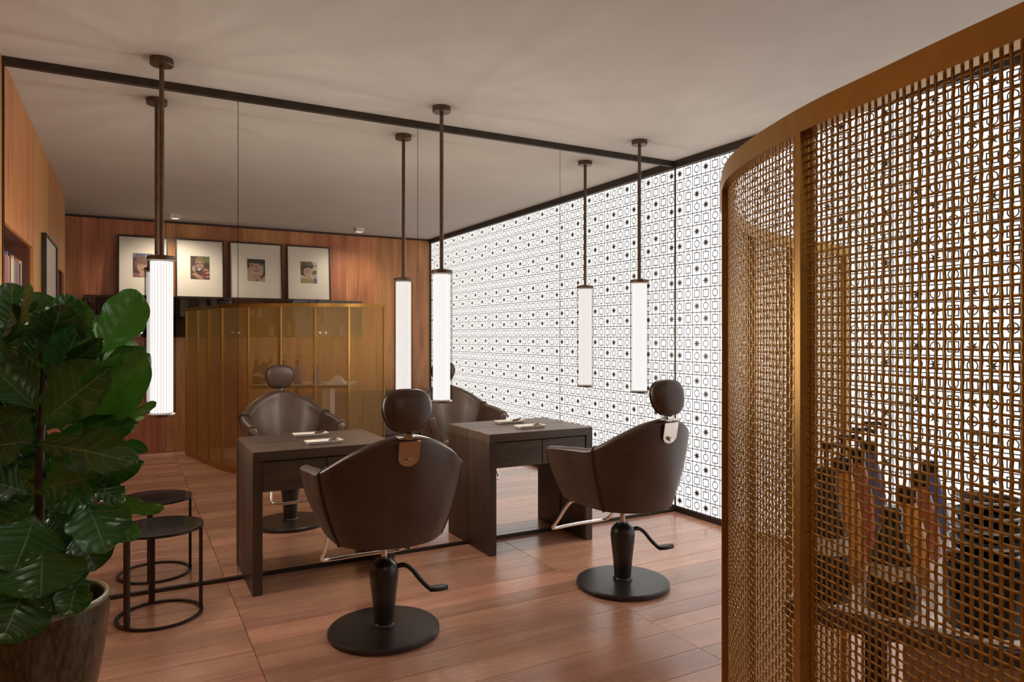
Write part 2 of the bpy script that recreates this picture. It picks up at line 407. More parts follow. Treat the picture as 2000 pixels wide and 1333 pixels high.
# ------------------------------------------------------------------ wooden walls
wb = struct(MB().box(XW - .1, TX + .2, BY - .2, BY - .02, 0, H).build('wall_back', 'nichewood'), 'wall behind the camera clad in upright wood veneer panels', 'wall')
x = XW; 
while x < TX - .01:
    x1 = min(x + .41, TX)
    MB().rbox(x - (x + x1) / 2 + .0006, x1 - (x + x1) / 2 - .0006, -.02, 0, .0, H, .001).build('panel', 'wallwood', wb, loc=((x + x1) / 2, BY, 0))
    x = x1
wl = MB()
XB = LX - .42; XN = LX - .33
N1 = (2.767, 3.95, 1.02, 1.853); N2 = (.383, .978, 1.02, 1.88)
wl.box(XB, XN, LEND, MY, 0, H)
yy = [LEND, N2[0], N2[1], N1[0], N1[1], MY]
for i in range(5):
    if i == 1: wl.box(XN, LX - .018, yy[i], yy[i + 1], 0, N2[2]).box(XN, LX - .018, yy[i], yy[i + 1], N2[3], H)
    elif i == 3: wl.box(XN, LX - .018, yy[i], yy[i + 1], 0, N1[2]).box(XN, LX - .018, yy[i], yy[i + 1], N1[3], H)
    else: wl.box(XN, LX - .018, yy[i], yy[i + 1], 0, H)
wlo = struct(wl.build('wall_left', 'nichewood'), 'left wall clad in orange brown wood panels with open book niches', 'wall')
def lpanel(y0, y1, z0, z1):
    c = ((y0 + y1) / 2, (z0 + z1) / 2)
    MB().rbox(-.018, 0, y0 - c[0] + .0008, y1 - c[0] - .0008, z0 - c[1], z1 - c[1], .001).build('panel', 'wallwood2', wlo, loc=(LX, c[0], c[1]))
lpanel(LEND, N2[0], 0, H); lpanel(N2[0], N2[1], 0, N2[2]); lpanel(N2[0], N2[1], N2[3], H); lpanel(N2[1], 1.85, 0, H); lpanel(1.85, 2.713, 0, H)
lpanel(2.713, N1[0], 0, H); lpanel(N1[0], N1[1], N1[3], H); lpanel(N1[0], N1[1], 0, N1[2]); lpanel(N1[1], MY, 0, H)
struct(MB().box(XW, XB, LEND, LEND + .1, 0, H).build('wall_passage_side', 'nichewood'), 'wooden side wall of the passage', 'wall')

# ------------------------------------------------------------------ recessed ceiling lights near the back wall
def downlight(x, y, label, k=1.):
    t = thing('ceiling_spotlight', label, 'ceiling light', (x, y, H), 0, 'small square spotlights in the ceiling')
    mb = MB(); a, b = .05, .034
    for q in ((-a, a, -a, -b), (-a, a, b, a), (-a, -b, -b, b), (b, a, -b, b)): mb.box(q[0], q[1], q[2], q[3], -.045, 0)
    mb.build('housing', plain('white_lacquer', (.7, .68, .65)), t)
    MB().box(-b, b, -b, b, -.018, -.006).build('lens', M['spotlens'], t)
    l = bpy.data.lights.new('spot', 'SPOT'); l.energy = SPOT_W * k; l.color = (1, .88, .74); l.spot_size = 2.7; l.spot_blend = 1.; l.shadow_soft_size = .03
    lo = link('spot_bulb', l, t, loc=(0, 0, -.05))
M['spotlens'] = emis('spot_lens', (1, .85, .7), 1.4)
downlight(.445, -.30, 'small square ceiling spotlight above the two left framed prints')
downlight(2.45, -.30, 'small square ceiling spotlight beyond the right end of the framed prints', .55)

# ------------------------------------------------------------------ woven brass screen
ctrl = [(.567, BY + .297), (.655, -.08), (.736, .344), (.774, .51), (.808, .645), (.893, .835), (1.0, .970), (1.22, 1.185), (1.52, 1.395), (1.81, 1.505), (2.155, 1.552)]
pp = catmull(ctrl, 24)
for _ in range(60):
    q = pp.copy(); q[1:-1] = (pp[:-2] + 2 * pp[1:-1] + pp[2:]) / 4; pp = q
seg = np.r_[0, np.cumsum(np.linalg.norm(np.diff(pp, axis=0), axis=1))]; SL = seg[-1]
def path(s): 
    s = np.asarray(s, float); return np.stack([np.interp(s, seg, pp[:, 0]), np.interp(s, seg, pp[:, 1])], -1)
def pnorm(s):
    e = .01; d = path(np.clip(np.asarray(s) + e, 0, SL)) - path(np.clip(np.asarray(s) - e, 0, SL)); d /= np.linalg.norm(d, axis=-1, keepdims=True)
    return np.stack([-d[..., 1], d[..., 0]], -1), d       # points to the outer (mirror) side
ZS = 1.615; RAIL = .033
scr = thing('woven_brass_screen', 'curved woven brass strip screen with gold frame enclosing the wash corner', 'screen', (float(pp[0][0]), float(pp[0][1]), 0))
SO = Vector((-float(pp[0][0]), -float(pp[0][1]), 0))
def ribbon_rail(name, z0, z1, half, mat):
    ss = np.linspace(0, SL, 130); P = path(ss); Nn, _ = pnorm(ss); rings = []
    for p, n in zip(P, Nn):
        a = p + n * half; b = p - n * half
        rings.append([(a[0], a[1], z0), (a[0], a[1], z1), (b[0], b[1], z1), (b[0], b[1], z0)])
    return MB().loft(rings).build(name, mat, scr, 35, loc=SO)
ribbon_rail('top_rail', ZS - RAIL, ZS, .011, 'brass')
ribbon_rail('bottom_rail', 0, .045, .013, 'brass')
def s_near(x, y):
    ss = np.linspace(0, SL, 4000); return float(ss[np.argmin(np.linalg.norm(path(ss) - np.array([x, y]), axis=1))])
sP = s_near(.808, .645)
posts = [sP - .38 * k for k in (1, 2)] + [sP] + [s_near(1.005, .965), s_near(1.235, 1.205), s_near(1.535, 1.40), s_near(1.82, 1.508), SL - .009]
posts += [.009]
def post(s, wd, dp):
    p = path(s); n, d = pnorm(s); c = [p + d * wd / 2 * i + n * dp * j for i, j in ((-1, -1), (1, -1), (1, 1), (-1, 1))]
    MB().prism([(q[0], q[1], .045) for q in c], (0, 0, ZS - RAIL - .045)).build('post', 'brass', scr, loc=SO)
for k, s in enumerate(posts): post(s, .013 if abs(s - posts[4]) > .01 else .014, .011)
post(posts[4] + .018, .012, .011)
PV = .0104; nH = int((ZS - RAIL - .045 - .006) / PV); nV = int((SL - .03) / PV); AMP = .0006
sv = .015 + (np.arange(nV) + .5) * (SL - .03) / nV; zh = .048 + (np.arange(nH) + .5) * (ZS - RAIL - .045 - .006) / nH
def strip_mesh(name, C, W, Nn, hw, ht):
    """C centre line (n,3), W width direction (n,3), Nn normal (n,3)"""
    n = len(C); V = np.stack([C - W * hw - Nn * ht, C + W * hw - Nn * ht, C + W * hw + Nn * ht, C - W * hw + Nn * ht], 1).reshape(-1, 3)
    i = np.arange(n - 1)[:, None] * 4; k = np.arange(4)[None]; k2 = (k + 1) % 4
    Fq = np.stack([i + k, i + k2, i + 4 + k2, i + 4 + k], -1).reshape(-1, 4)
    me = bpy.data.meshes.new(name); me.vertices.add(len(V)); me.vertices.foreach_set('co', V.astype(np.float32).ravel())
    me.loops.add(Fq.size); me.loops.foreach_set('vertex_index', Fq.astype(np.int32).ravel())
    me.polygons.add(len(Fq)); me.polygons.foreach_set('loop_start', np.arange(0, Fq.size, 4, dtype=np.int32))
    me.materials.append(M['brass_strip']); me.update(calc_edges=True); return me
Pv = path(sv); Nv, Dv = pnorm(sv); off0 = np.array([SO.x, SO.y, 0])
# upright strips
ZZ = np.r_[.030, zh, ZS - .012]
stuffC = []
order = np.argsort(-sv)                                # those far back by the rear wall come last
for rank, j in enumerate(order):
    sg = np.r_[0, np.where((np.arange(nH) + j) % 2 == 0, 1, -1), 0]
    n3 = np.r_[Nv[j], 0]; C = np.zeros((len(ZZ), 3)); C[:, :2] = Pv[j]; C[:, 2] = ZZ; C += n3 * (sg * AMP)[:, None] + off0
    Wd = np.tile(np.r_[Dv[j], 0], (len(ZZ), 1)); Nn = np.tile(n3, (len(ZZ), 1))
    if rank < 300: link('upright_strip', strip_mesh('upright_strip', C, Wd, Nn, .0021, .00035), scr)
    else: stuffC.append((C, Wd, Nn))
if stuffC:
    mb = MB()
    for C, Wd, Nn in stuffC:
        for a in (0,):
            rings = np.stack([C - Wd * .0019 - Nn * .0005, C + Wd * .0019 - Nn * .0005, C + Wd * .0019 + Nn * .0005, C - Wd * .0019 + Nn * .0005], 1)
            mb.loft([list(map(tuple, r)) for r in rings], cap=False)
    o = mb.build('upright_strips_rear', 'brass_strip', scr); o['kind'] = 'stuff'
# level strips
for i in range(nH):
    sg = np.where((i + np.arange(nV)) % 2 == 0, -1, 1)
    C = np.zeros((nV, 3)); C[:, :2] = Pv + Nv * (sg * AMP)[:, None]; C[:, 2] = zh[i]; C += off0
    C = np.vstack([np.r_[path(0.004), zh[i]] + off0, C, np.r_[path(SL - .004), zh[i]] + off0])
    Nn = np.c_[np.vstack([Nv[:1], Nv, Nv[-1:]]), np.zeros(nV + 2)]
    Wd = np.tile(np.array([0, 0, 1.]), (nV + 2, 1))
    link('level_strip', strip_mesh('level_strip', C, Wd, Nn, .0014, .00035), scr)

# ------------------------------------------------------------------ salon chairs
def make_chair():
    t = thing('salon_chair', 'dark brown leather salon chair nearest the camera, facing the left desk', 'chair', group='leather salon chairs')
    MB().lathe([(.0, 0), (.236, 0), (.243, .006), (.243, .020), (.236, .027), (.06, .031), (.0, .031)], 64, cap=False).build('base_plate', 'blackmetal', t, 40)
    MB().lathe([(.0, .031), (.050, .031), (.050, .040), (.043, .046), (.044, .06), (.050, .13), (.060, .22), (.064, .265), (.060, .295), (.048, .313), (.034, .321), (.030, .332), (0, .332)], 40, cap=False).build('pump_column', 'blackmetal', t, 50)
    MB().lathe([(.0145, .325), (.0145, .435)], 20).build('piston', 'chrome', t, 40)
    lv = catmull([(.052, -.01, .285), (.085, -.022, .290), (.115, -.035, .272), (.150, -.052, .225), (.185, -.068, .187), (.2, -.075, .18)], 5)
    lever = MB().tube([tuple(p) for p in lv], [.011] * 6 + [.010] * (len(lv) - 6), 10).build('pump_lever', 'blackmetal', t, 60)
    pr = []
    for k in range(9):
        a = k / 8; c = Vector((.188 + .075 * a, -.070 - .032 * a, .183 + .006 * a)); r = .031 * math.sin(PI * min(1, .12 + a * .84)) ** .6 + .002
        pr.append([tuple(c + Vector((0.39 * math.cos(q), .92 * math.cos(q), 0)) * r + Vector((0, 0, math.sin(q) * .012))) for q in np.linspace(0, 2 * PI, 12, endpoint=False)])
    MB().loft(pr).build('pedal', 'rubber', lever, 50)
    # under-seat bracket
    MB().rbox(-.11, .11, -.10, .10, .418, .440, .006).build('seat_bracket', 'blackmetal', t)
    MB().tube([(.03, -.05, .41), (.07, -.13, .405)], .014, 12).build('bolt', 'blackmetal', t, 40)
    # U-shaped tub outline, left front -> back -> right front
    topL = [(-.325, .235, .725), (-.334, .12, .738), (-.330, 0, .748), (-.312, -.135, .762), (-.225, -.250, .834), (-.11, -.318, .888), (0, -.342, .907)]
    botL = [(-.235, .205, .452), (-.242, .11, .446), (-.238, 0, .442), (-.222, -.115, .440), (-.150, -.200, .438), (-.075, -.238, .438), (0, -.250, .438)]
    mir_ = lambda L: L + [(-p[0], p[1], p[2]) for p in L[-2::-1]]
    n = 8; T = catmull(mir_(topL), n); Bt = catmull(mir_(botL), n); L = len(T)
    def section(i, grow=0., th_s=1., shrink=0.):
        To, Bo = Vector(T[i]), Vector(Bt[i])
        tg = Vector(T[min(i + 1, L - 1)] - T[max(i - 1, 0)]); tg.z = 0; tg.normalize()
        nin = Vector((tg.y, -tg.x, 0))                     # towards the sitter
        if nin.dot(Vector((0, 0, 0)) - Vector((To.x, To.y - .02, 0))) < 0: nin = -nin
        u = abs(i - (L - 1) / 2) / ((L - 1) / 2)
        th = (.075 - .012 * u) * th_s
        pts = []
        for k in range(9):                                   # outer face, bottom to top
            s = k / 8 * .95; p = Bo.lerp(To, s) - nin * (.014 * math.sin(PI * s) + grow)
            pts.append(p)
        cen = To + nin * th / 2 + Vector((0, 0, -th * .42))
        for k in range(1, 8):                                # rounded crown
            a = PI - PI * k / 8
            pts.append(cen + nin * (math.cos(a) * (th / 2 + grow)) + Vector((0, 0, math.sin(a) * th * .42 + grow)))
        zi = .47
        ib = Bo.lerp(To, .12) + nin * (th * .9)
        for k in range(7):
            s = k / 6; p = (To + nin * th + Vector((0, 0, -th * .5))).lerp(ib, s); pts.append(p)
        pts.append(Bo + nin * th * .8)
        if shrink:
            c = sum(pts, Vector()) / len(pts); pts = [p.lerp(c, shrink) for p in pts]
        return pts
    iS = 3 * n                                              # seam station
    rings = [section(i, .004) for i in range(iS, L - iS)]
    back = MB().loft(rings).build('backrest', 'leather', t, 50)
    def arm(i0, i1):
        idx = list(range(i0, i1)); R = [section(i) for i in idx]
        # rounded front end
        fr = R[0] if i0 == 0 else R[-1]; c = sum(fr, Vector()) / len(fr); e = []
        for q, f_ in ((.010, .06), (.018, .16), (.022, .34)): e.append([p.lerp(Vector((c.x, p.y, c.z)), f_) + Vector((0, q, 0)) for p in fr])
        R = (e[::-1] + R) if i0 == 0 else (R + e)
        a = MB().loft(R).build('armrest', 'leather', t, 50)
        # front piping
        rim = e[0] if True else None
        MB().tube([p + Vector((0, .002, 0)) for p in rim], .0028, 6, closed=True).build('piping', 'leather_seam', a, 60)
    arm(0, iS + 1); arm(L - iS - 1, L)
    for i in (iS, L - 1 - iS):                               # dark seam between back and arm
        MB().tube([p for p in section(i, .004)], .0065, 6, closed=True).build('seam', 'leather_seam', back, 60)
    # seat cushion
    rr = []
    for z, k in ((.442, .93), (.452, .99), (.48, 1.0), (.515, 1.0), (.532, .97), (.540, .88)):
        ring = []
        for a in np.linspace(0, 2 * PI, 40, endpoint=False):
            ca, sa = math.cos(a), math.sin(a); e = .45
            ring.append((k * .222 * math.copysign(abs(ca) ** e, ca), .045 + k * .225 * math.copysign(abs(sa) ** e, sa), z))
        rr.append(ring)
    MB().loft(rr).build('seat', 'leather', t, 50)
    # chrome plate clamped on the back crown
    To, Bo = Vector((0, -.342, .905)), Vector((0, -.250, .438)); wv = (To - Bo).normalized(); nout = Vector((0, -wv.z, wv.y)).normalized()
    c0 = To - wv * .012 - nout * -.009 ; poly = [(-.044, 0), (.044, 0), (.044, -.068)] + [(.044 * math.cos(a), -.068 - .036 * math.sin(a)) for a in np.linspace(0.2, PI - .2, 10)] + [(-.044, -.068)]
    pl = MB().prism([c0 + Vector((1, 0, 0)) * p[0] + wv * p[1] + nout * .006 for p in poly], nout * .006).build('headrest_plate', 'plate', t, 30)
    MB().rbox(-.044, .044, -.362, -.285, .899, .906, .002).build('plate_top', 'plate', pl)
    kc = c0 - wv * .080 + nout * .012
    MB().tube([kc, kc + nout * .016], .011, 14).tube([kc + nout * .012 + Vector((-.014, 0, .002)), kc + nout * .012 + Vector((.016, 0, .004))], .0045, 8).build('clamp_knob', 'chrome', pl, 40)
    # headrest stem and cushion
    MB().rbox(-.017, .017, -.348, -.322, .893, .925, .003).build('stem', 'chrome', t)
    hr = []
    HC = Vector((0, -.338, 1.010)); tilt = math.radians(-9)
    for k in range(19):
        ph = -PI / 2 + PI * k / 18; z = math.sin(ph); r0 = max(.001, math.cos(ph)) ** .62
        ring = []
        for a in np.linspace(0, 2 * PI, 36, endpoint=False):
            ca, sa = math.cos(a), math.sin(a)
            wx = .101 * (1 + .10 * z) * r0 * math.copysign(abs(ca) ** .8, ca); wy = .042 * r0 * math.copysign(abs(sa) ** .8, sa); wz = .086 * z
            p = Vector((wx, wy - .010 * (wx / .1) ** 2 * -1, wz)); p = Matrix.Rotation(tilt, 3, 'X') @ p
            ring.append(HC + p)
        hr.append(ring)
    hd = MB().loft(hr).build('headrest', 'leather', t, 60)
    pip = []
    for a in np.linspace(0, 2 * PI, 48, endpoint=False):
        z = math.sin(a); x = math.cos(a); r0 = math.copysign(abs(x) ** .62, x)
        p = Vector((.1005 * (1 + .10 * z) * r0, .012 + .010 * (r0 * .97) ** 2, .086 * z * .99)); pip.append(HC + Matrix.Rotation(tilt, 3, 'X') @ p)
    MB().tube(pip, .0035, 6, closed=True).build('piping', 'leather_seam', hd, 60)
    MB().lathe([(.010, .915), (.020, .922), (.036, .938), (.038, .95)], 20, c=(0, -.335, 0)).build('neck_mount', 'rubber', t, 50)
    # foot rest
    fr = catmull([(-.185, .10, .435), (-.19, .20, .420), (-.195, .30, .31), (-.20, .345, .255), (-.17, .375, .236), (-.05, .382, .236), (.05, .382, .236), (.17, .375, .236), (.20, .345, .255), (.195, .30, .31), (.19, .20, .420), (.185, .10, .435)], 6)
    MB().tube([tuple(p) for p in fr], .0095, 12).build('footrest', 'chrome', t, 60)
    return t
ch1 = make_chair(); ch1.location = (.992, 2.982, 0); ch1.rotation_euler = (0, 0, math.radians(-2))
dup(ch1, (2.279, 2.944, 0), math.radians(3), 'dark brown leather salon chair at the right desk, beside the glowing tile wall')

# ------------------------------------------------------------------ desks against the mirror
def desk(x0, label):
    W, D, HT = .742, .300, .724; t = thing('styling_desk', label, 'desk', (x0 + W / 2, MY - D - .002, 0), 0, 'dark wooden styling desks')
    h = W / 2
    MB().rbox(-h, h, 0, D, HT - .05, HT, .002).build('desk_top', 'darkwood', t)
    for s in (-1, 1): MB().rbox(min(s * h, s * (h - .048)), max(s * h, s * (h - .048)), 0, D, 0, HT - .05, .002).build('leg', 'darkwoodz', t)
    MB().box(-h + .049, h - .049, .03, D, HT - .205, HT - .052).build('drawer_box', 'darkwoodz', t)
    for a, b in ((-h + .051, -.002), (.002, h - .051)): MB().rbox(a, b, .008, .03, HT - .207, HT - .056, .0015).build('drawer_front', 'darkwood', t)
    return t
desk(.548, 'dark oak desk standing nearest the round side table')
desk(1.876, 'dark oak desk standing nearest the glowing tile wall')

def tray(x, y, label):
    t = thing('porcelain_tray', label, 'tray', (x, y, .724), math.radians(2), 'white trays on the desks')
    a, b = .10, .046
    def rr(a, b, z, n=6, r=.014):
        out = []
        for cx_, cy_, s in ((a - r, b - r, 0), (-a + r, b - r, 1), (-a + r, -b + r, 2), (a - r, -b + r, 3)):
            for k in range(n): q = PI / 2 * (s + k / (n - 1)); out.append((cx_ + r * math.cos(q), cy_ + r * math.sin(q), z))
        return out
    MB().loft([rr(a - .010, b - .010, .001), rr(a - .004, b - .004, .008), rr(a, b, .017), rr(a - .004, b - .004, .017), rr(a - .010, b - .009, .009)]).build('tray_body', 'porcelain', t, 40)
    MB().loft([rr(a - .006, b - .006, 0), rr(a - .009, b - .009, .0012)]).build('foot_pad', 'rubber', t)
    return t
def clip(x, y, label):
    t = thing('hair_clip', label, 'hair clip', (x, y, .724 + .0098), math.radians(10), 'hair clips on the trays')
    MB().tube([(-.028, 0, .005), (-.01, .003, .008), (.012, .005, .012), (.03, .004, .017)], [.004, .006, .005, .002], 8).build('upper_jaw', plain('horn_plastic', (.10, .055, .03), .3), t, 50)
    MB().tube([(-.028, 0, .004), (-.01, -.004, .004), (.012, -.006, .005), (.03, -.006, .009)], [.004, .004, .004, .002], 8).build('lower_jaw', M['horn_plastic'], t, 50)
tray(.937, 3.838, 'white porcelain tray on the desk nearest the side table'); tray(2.25, 3.862, 'white porcelain tray on the desk nearest the tile wall')
clip(.99, 3.838, 'small brown hair clip lying on the left desk tray'); clip(2.303, 3.862, 'small brown hair clip lying on the right desk tray')

# ------------------------------------------------------------------ side table
t = thing('side_table', 'low round side table with smoked glass top on three flat legs', 'table', (.131, 3.662, 0))
rad = .187; TH = .42
MB().lathe([(rad - .017, 0), (rad, 0), (rad, .010), (rad - .017, .010), (rad - .017, 0)], 64, cap=False).build('base_ring', 'tablemetal', t, 40)
rim = MB().lathe([(rad - .012, TH - .012), (rad + .001, TH - .012), (rad + .001, TH), (rad - .003, TH + .001), (rad - .003, TH - .004), (rad - .012, TH - .004), (rad - .012, TH - .012)], 64, cap=False).build('top_rim', 'tablemetal', t, 40)
MB().lathe([(0, TH - .004), (rad - .0035, TH - .004), (rad - .0035, TH), (0, TH)], 64, cap=False).build('glass_top', 'tabletop', t, 40)
for rf in ((-.118, -.100), (.165, .008), (-.027, .168)):
    v = Vector((rf[0], rf[1], 0)).normalized(); pd = Vector((-v.y, v.x, 0))
    a = v * (rad - .017); b = v * (rad - .003)
    MB().prism([a - pd * .013 + Vector((0, 0, .010)), a + pd * .013 + Vector((0, 0, .010)), b + pd * .013 + Vector((0, 0, .010)), b - pd * .013 + Vector((0, 0, .010))], (0, 0, TH - .022)).build('leg', 'tablemetal', t)

# ------------------------------------------------------------------ pendant tube lamps
def lamp(x, y, label):
    t = thing('pendant_tube_lamp', label, 'pendant lamp', (x, y, H), 0, 'fluted glass tube pendants')
    zt, zb = 1.677 - H, .930 - H
    MB().lathe([(0, 0), (.052, 0), (.052, -.028), (.049, -.031), (0, -.031)], 40, cap=False).build('ceiling_canopy', 'lampmetal', t, 40)
    MB().lathe([(.011, zt + .01), (.011, -.03)], 16).build('rod', 'lampmetal', t, 40)
    MB().lathe([(.0, zt + .012), (.016, zt + .012), (.058, zt + .006), (.063, zt + .003), (.063, zt - .014), (0, zt - .014)], 48, cap=False).build('top_cap', 'lampmetal', t, 40)
    NF = 26; vs = []; fs = []; K = NF * 6
    for z in (zt - .014, zb + .012):
        for k in range(K):
            a = 2 * PI * k / K; r = .0555 + .0060 * abs(math.sin(a * NF / 2)); vs.append((r * math.cos(a), r * math.sin(a), z))
    fs = [(k, (k + 1) % K, K + (k + 1) % K, K + k) for k in range(K)]
    MB().add(vs, fs).build('fluted_shade', 'lampglass', t)
    MB().lathe([(0, zt - .02), (.049, zt - .02), (.049, zb + .018), (0, zb + .018)], 32, cap=False).build('light_tube', 'lampcore', t, 40)
    for k in range(14):                                   # the tube's own light, spread over its length between core and glass
        l = bpy.data.lights.new('lamp_bulb', 'POINT'); l.energy = LAMP_W / 14; l.color = (1., .90, .80); l.shadow_soft_size = 0
        q = k * 2.4; link('lamp_bulb', l, t, loc=(.0525 * math.cos(q), .0525 * math.sin(q), zb + (zt - zb) * (.07 + .062 * k)))
    MB().lathe([(0, zb + .012), (.060, zb + .012), (.060, zb + .003), (.055, zb), (0, zb)], 48, cap=False).build('bottom_cap', 'lampmetal', t, 40)
lamp(.140, 3.680, 'fluted glass tube pendant above the round side table')
lamp(1.565, 3.684, 'fluted glass tube pendant hanging between the two desks')
lamp(2.990, 3.682, 'fluted glass tube pendant hanging nearest the tile wall')

# ------------------------------------------------------------------ wall cabinet behind the camera and what stands in it
CX0, CX1, CZ0, CZ1, CD = -.40, 2.56, 1.295, 1.742, .28
cab = thing('glass_display_cabinet', 'long wall hung smoked glass display cabinet under the framed prints', 'cabinet', (0, BY + .001, 0))
b_ = MB().box(CX0, CX1, 0, CD, CZ0, CZ0 + .022).box(CX0, CX1, 0, CD, CZ1 - .022, CZ1).box(CX0, CX1, 0, .012, CZ0 + .022, CZ1 - .022).box(CX0, CX0 + .02, .012, CD, CZ0 + .022, CZ1 - .022).box(CX1 - .02, CX1, .012, CD, CZ0 + .022, CZ1 - .022)
b_.build('cabinet_body', 'cabinet', cab)
MB().box(CX0 + .02, CX1 - .02, .012, CD - .04, 1.512, 1.520).build('shelf', 'glass', cab)
nd = 6; dw = (CX1 - CX0) / nd
for k in range(nd):
    d = MB().box(CX0 + k * dw + .002, CX0 + (k + 1) * dw - .002, CD + .001, CD + .007, CZ0 + .002, CZ1 - .002).build('glass_door', 'glass', cab)
    kx = CX0 + (k + 1) * dw - .035 if k % 2 == 0 else CX0 + k * dw + .035
    MB().tube([(kx, CD + .007, CZ0 + .055), (kx, CD + .020, CZ0 + .055)], .006, 10).tube([(kx, CD + .020, CZ0 + .055), (kx, CD + .032, CZ0 + .055)], .015, 14).build('knob', 'chrome', d, 40)
def lathe_thing(name, label, cat, loc, parts, group=None, n=20):
    t = thing(name, label, cat, loc, 0, group)
    for pn, prof, mat in parts: MB().lathe(prof, n, cap=False).build(pn, mat, t, 40)
    return t
cols = [('clear', (.6, .58, .58)), ('lilac', (.34, .28, .45)), ('white', (.75, .73, .72)), ('amber', (.35, .16, .05)), ('pale green', (.42, .48, .36)), ('black', (.03, .028, .03)), ('cream', (.68, .6, .48))]
k = 0
for sx, sz in [(.02, 1.52), (.09, 1.52), (.16, 1.52), (.62, 1.317), (.95, 1.317), (1.02, 1.317), (1.28, 1.52), (1.36, 1.52), (1.60, 1.52), (1.50, 1.317), (1.58, 1.317), (1.70, 1.317), (2.02, 1.52), (2.12, 1.52), (2.10, 1.317), (2.34, 1.317)]:
    nm, c = cols[k % 7]; hgt = (.13, .15, .17)[k % 3]; r = (.022, .026, .03)[(k * 2) % 3]
    where = 'upper' if sz > 1.4 else 'lower'
    lathe_thing('cosmetic_bottle', '%s cosmetic bottle on the %s cabinet shelf, number %d from the left' % (nm, where, k + 1) if False else
                ['leftmost', 'second', 'third', 'fourth', 'fifth', 'sixth', 'seventh', 'eighth', 'ninth', 'tenth', 'eleventh', 'twelfth', 'thirteenth', 'fourteenth', 'fifteenth', 'rightmost'][k] + ' bottle in the display cabinet, %s, on its %s level' % (nm, where),
                'bottle', (sx, BY + .14, sz), [('bottle_body', [(0, 0), (r, 0), (r, hgt * .68), (r * .45, hgt * .8), (0, hgt * .8)], plain('bottle_' + nm.replace(' ', '_'), c, .25)), ('bottle_cap', [(0, hgt * .8), (r * .5, hgt * .8), (r * .5, hgt), (0, hgt)], plain('cap_grey', (.3, .29, .29), .3))], 'bottles in the display cabinet')
    k += 1

# framed prints leaning on the cabinet
def cover_print(parent, w_, h_, shapes):
    """flat printed cover: stacked shapes in sheet coordinates -1..1 (local x across, z up, y out)"""
    for k, (name, kind, g, mat) in enumerate(shapes):
        if kind == 'e': pts = [(g[0] + g[2] * math.cos(t), g[1] + g[3] * math.sin(t)) for t in np.linspace(0, 2 * PI, 20, endpoint=False)]
        else: pts = g
        pts = [(max(-1, min(1, p[0])) * w_ / 2, max(-1, min(1, p[1])) * h_ / 2) for p in pts]
        MB().prism([(p[0], .0011 + .0002 * k, p[1]) for p in pts], (0, .00015, 0)).build(name, mat, parent)
def framed(name, x0, x1, z0, z1, label, hue, yb, lean, group, rz=0, pw=.20, ph=.265, pz=.010):
    w_, h_ = x1 - x0, z1 - z0
    t = thing(name, label, 'framed print', ((x0 + x1) / 2, yb, z0 + .002), rz, group)
    t.rotation_euler = (lean, 0, rz)
    a = w_ / 2; fw = .014
    for q in ((-a, a, 0, fw), (-a, a, h_ - fw, h_), (-a, -a + fw, fw, h_ - fw), (a - fw, a, fw, h_ - fw)):
        MB().rbox(q[0], q[1], -.018, .012, q[2], q[3], .0015).build('frame_bar', 'frame', t)
    MB().box(-a + fw, a - fw, -.012, 0, fw, h_ - fw).build('mount_board', 'mat', t)
    pr = MB().box(-pw / 2, pw / 2, 0, .0010, -ph / 2, ph / 2).build('print', hue['bg'], t, loc=(0, .0002, h_ / 2 + pz))
    cover_print(pr, pw, ph, hue['shapes'])
    MB().box(-a + fw, a - fw, .006, .008, fw, h_ - fw).build('glazing', 'picglass', t)
    return t, pr
P_ = lambda n, c: plain('print_' + n, c, .6)
sk1, sk2, sk3 = P_('skin_a', (.42, .25, .19)), P_('skin_b', (.33, .21, .17)), P_('skin_c', (.50, .34, .25))
dkb, blk, lipc, shd = P_('dark_brown', (.075, .042, .03)), P_('black_brown', (.045, .032, .026)), P_('lips', (.28, .09, .075)), P_('shade', (.25, .15, .11))
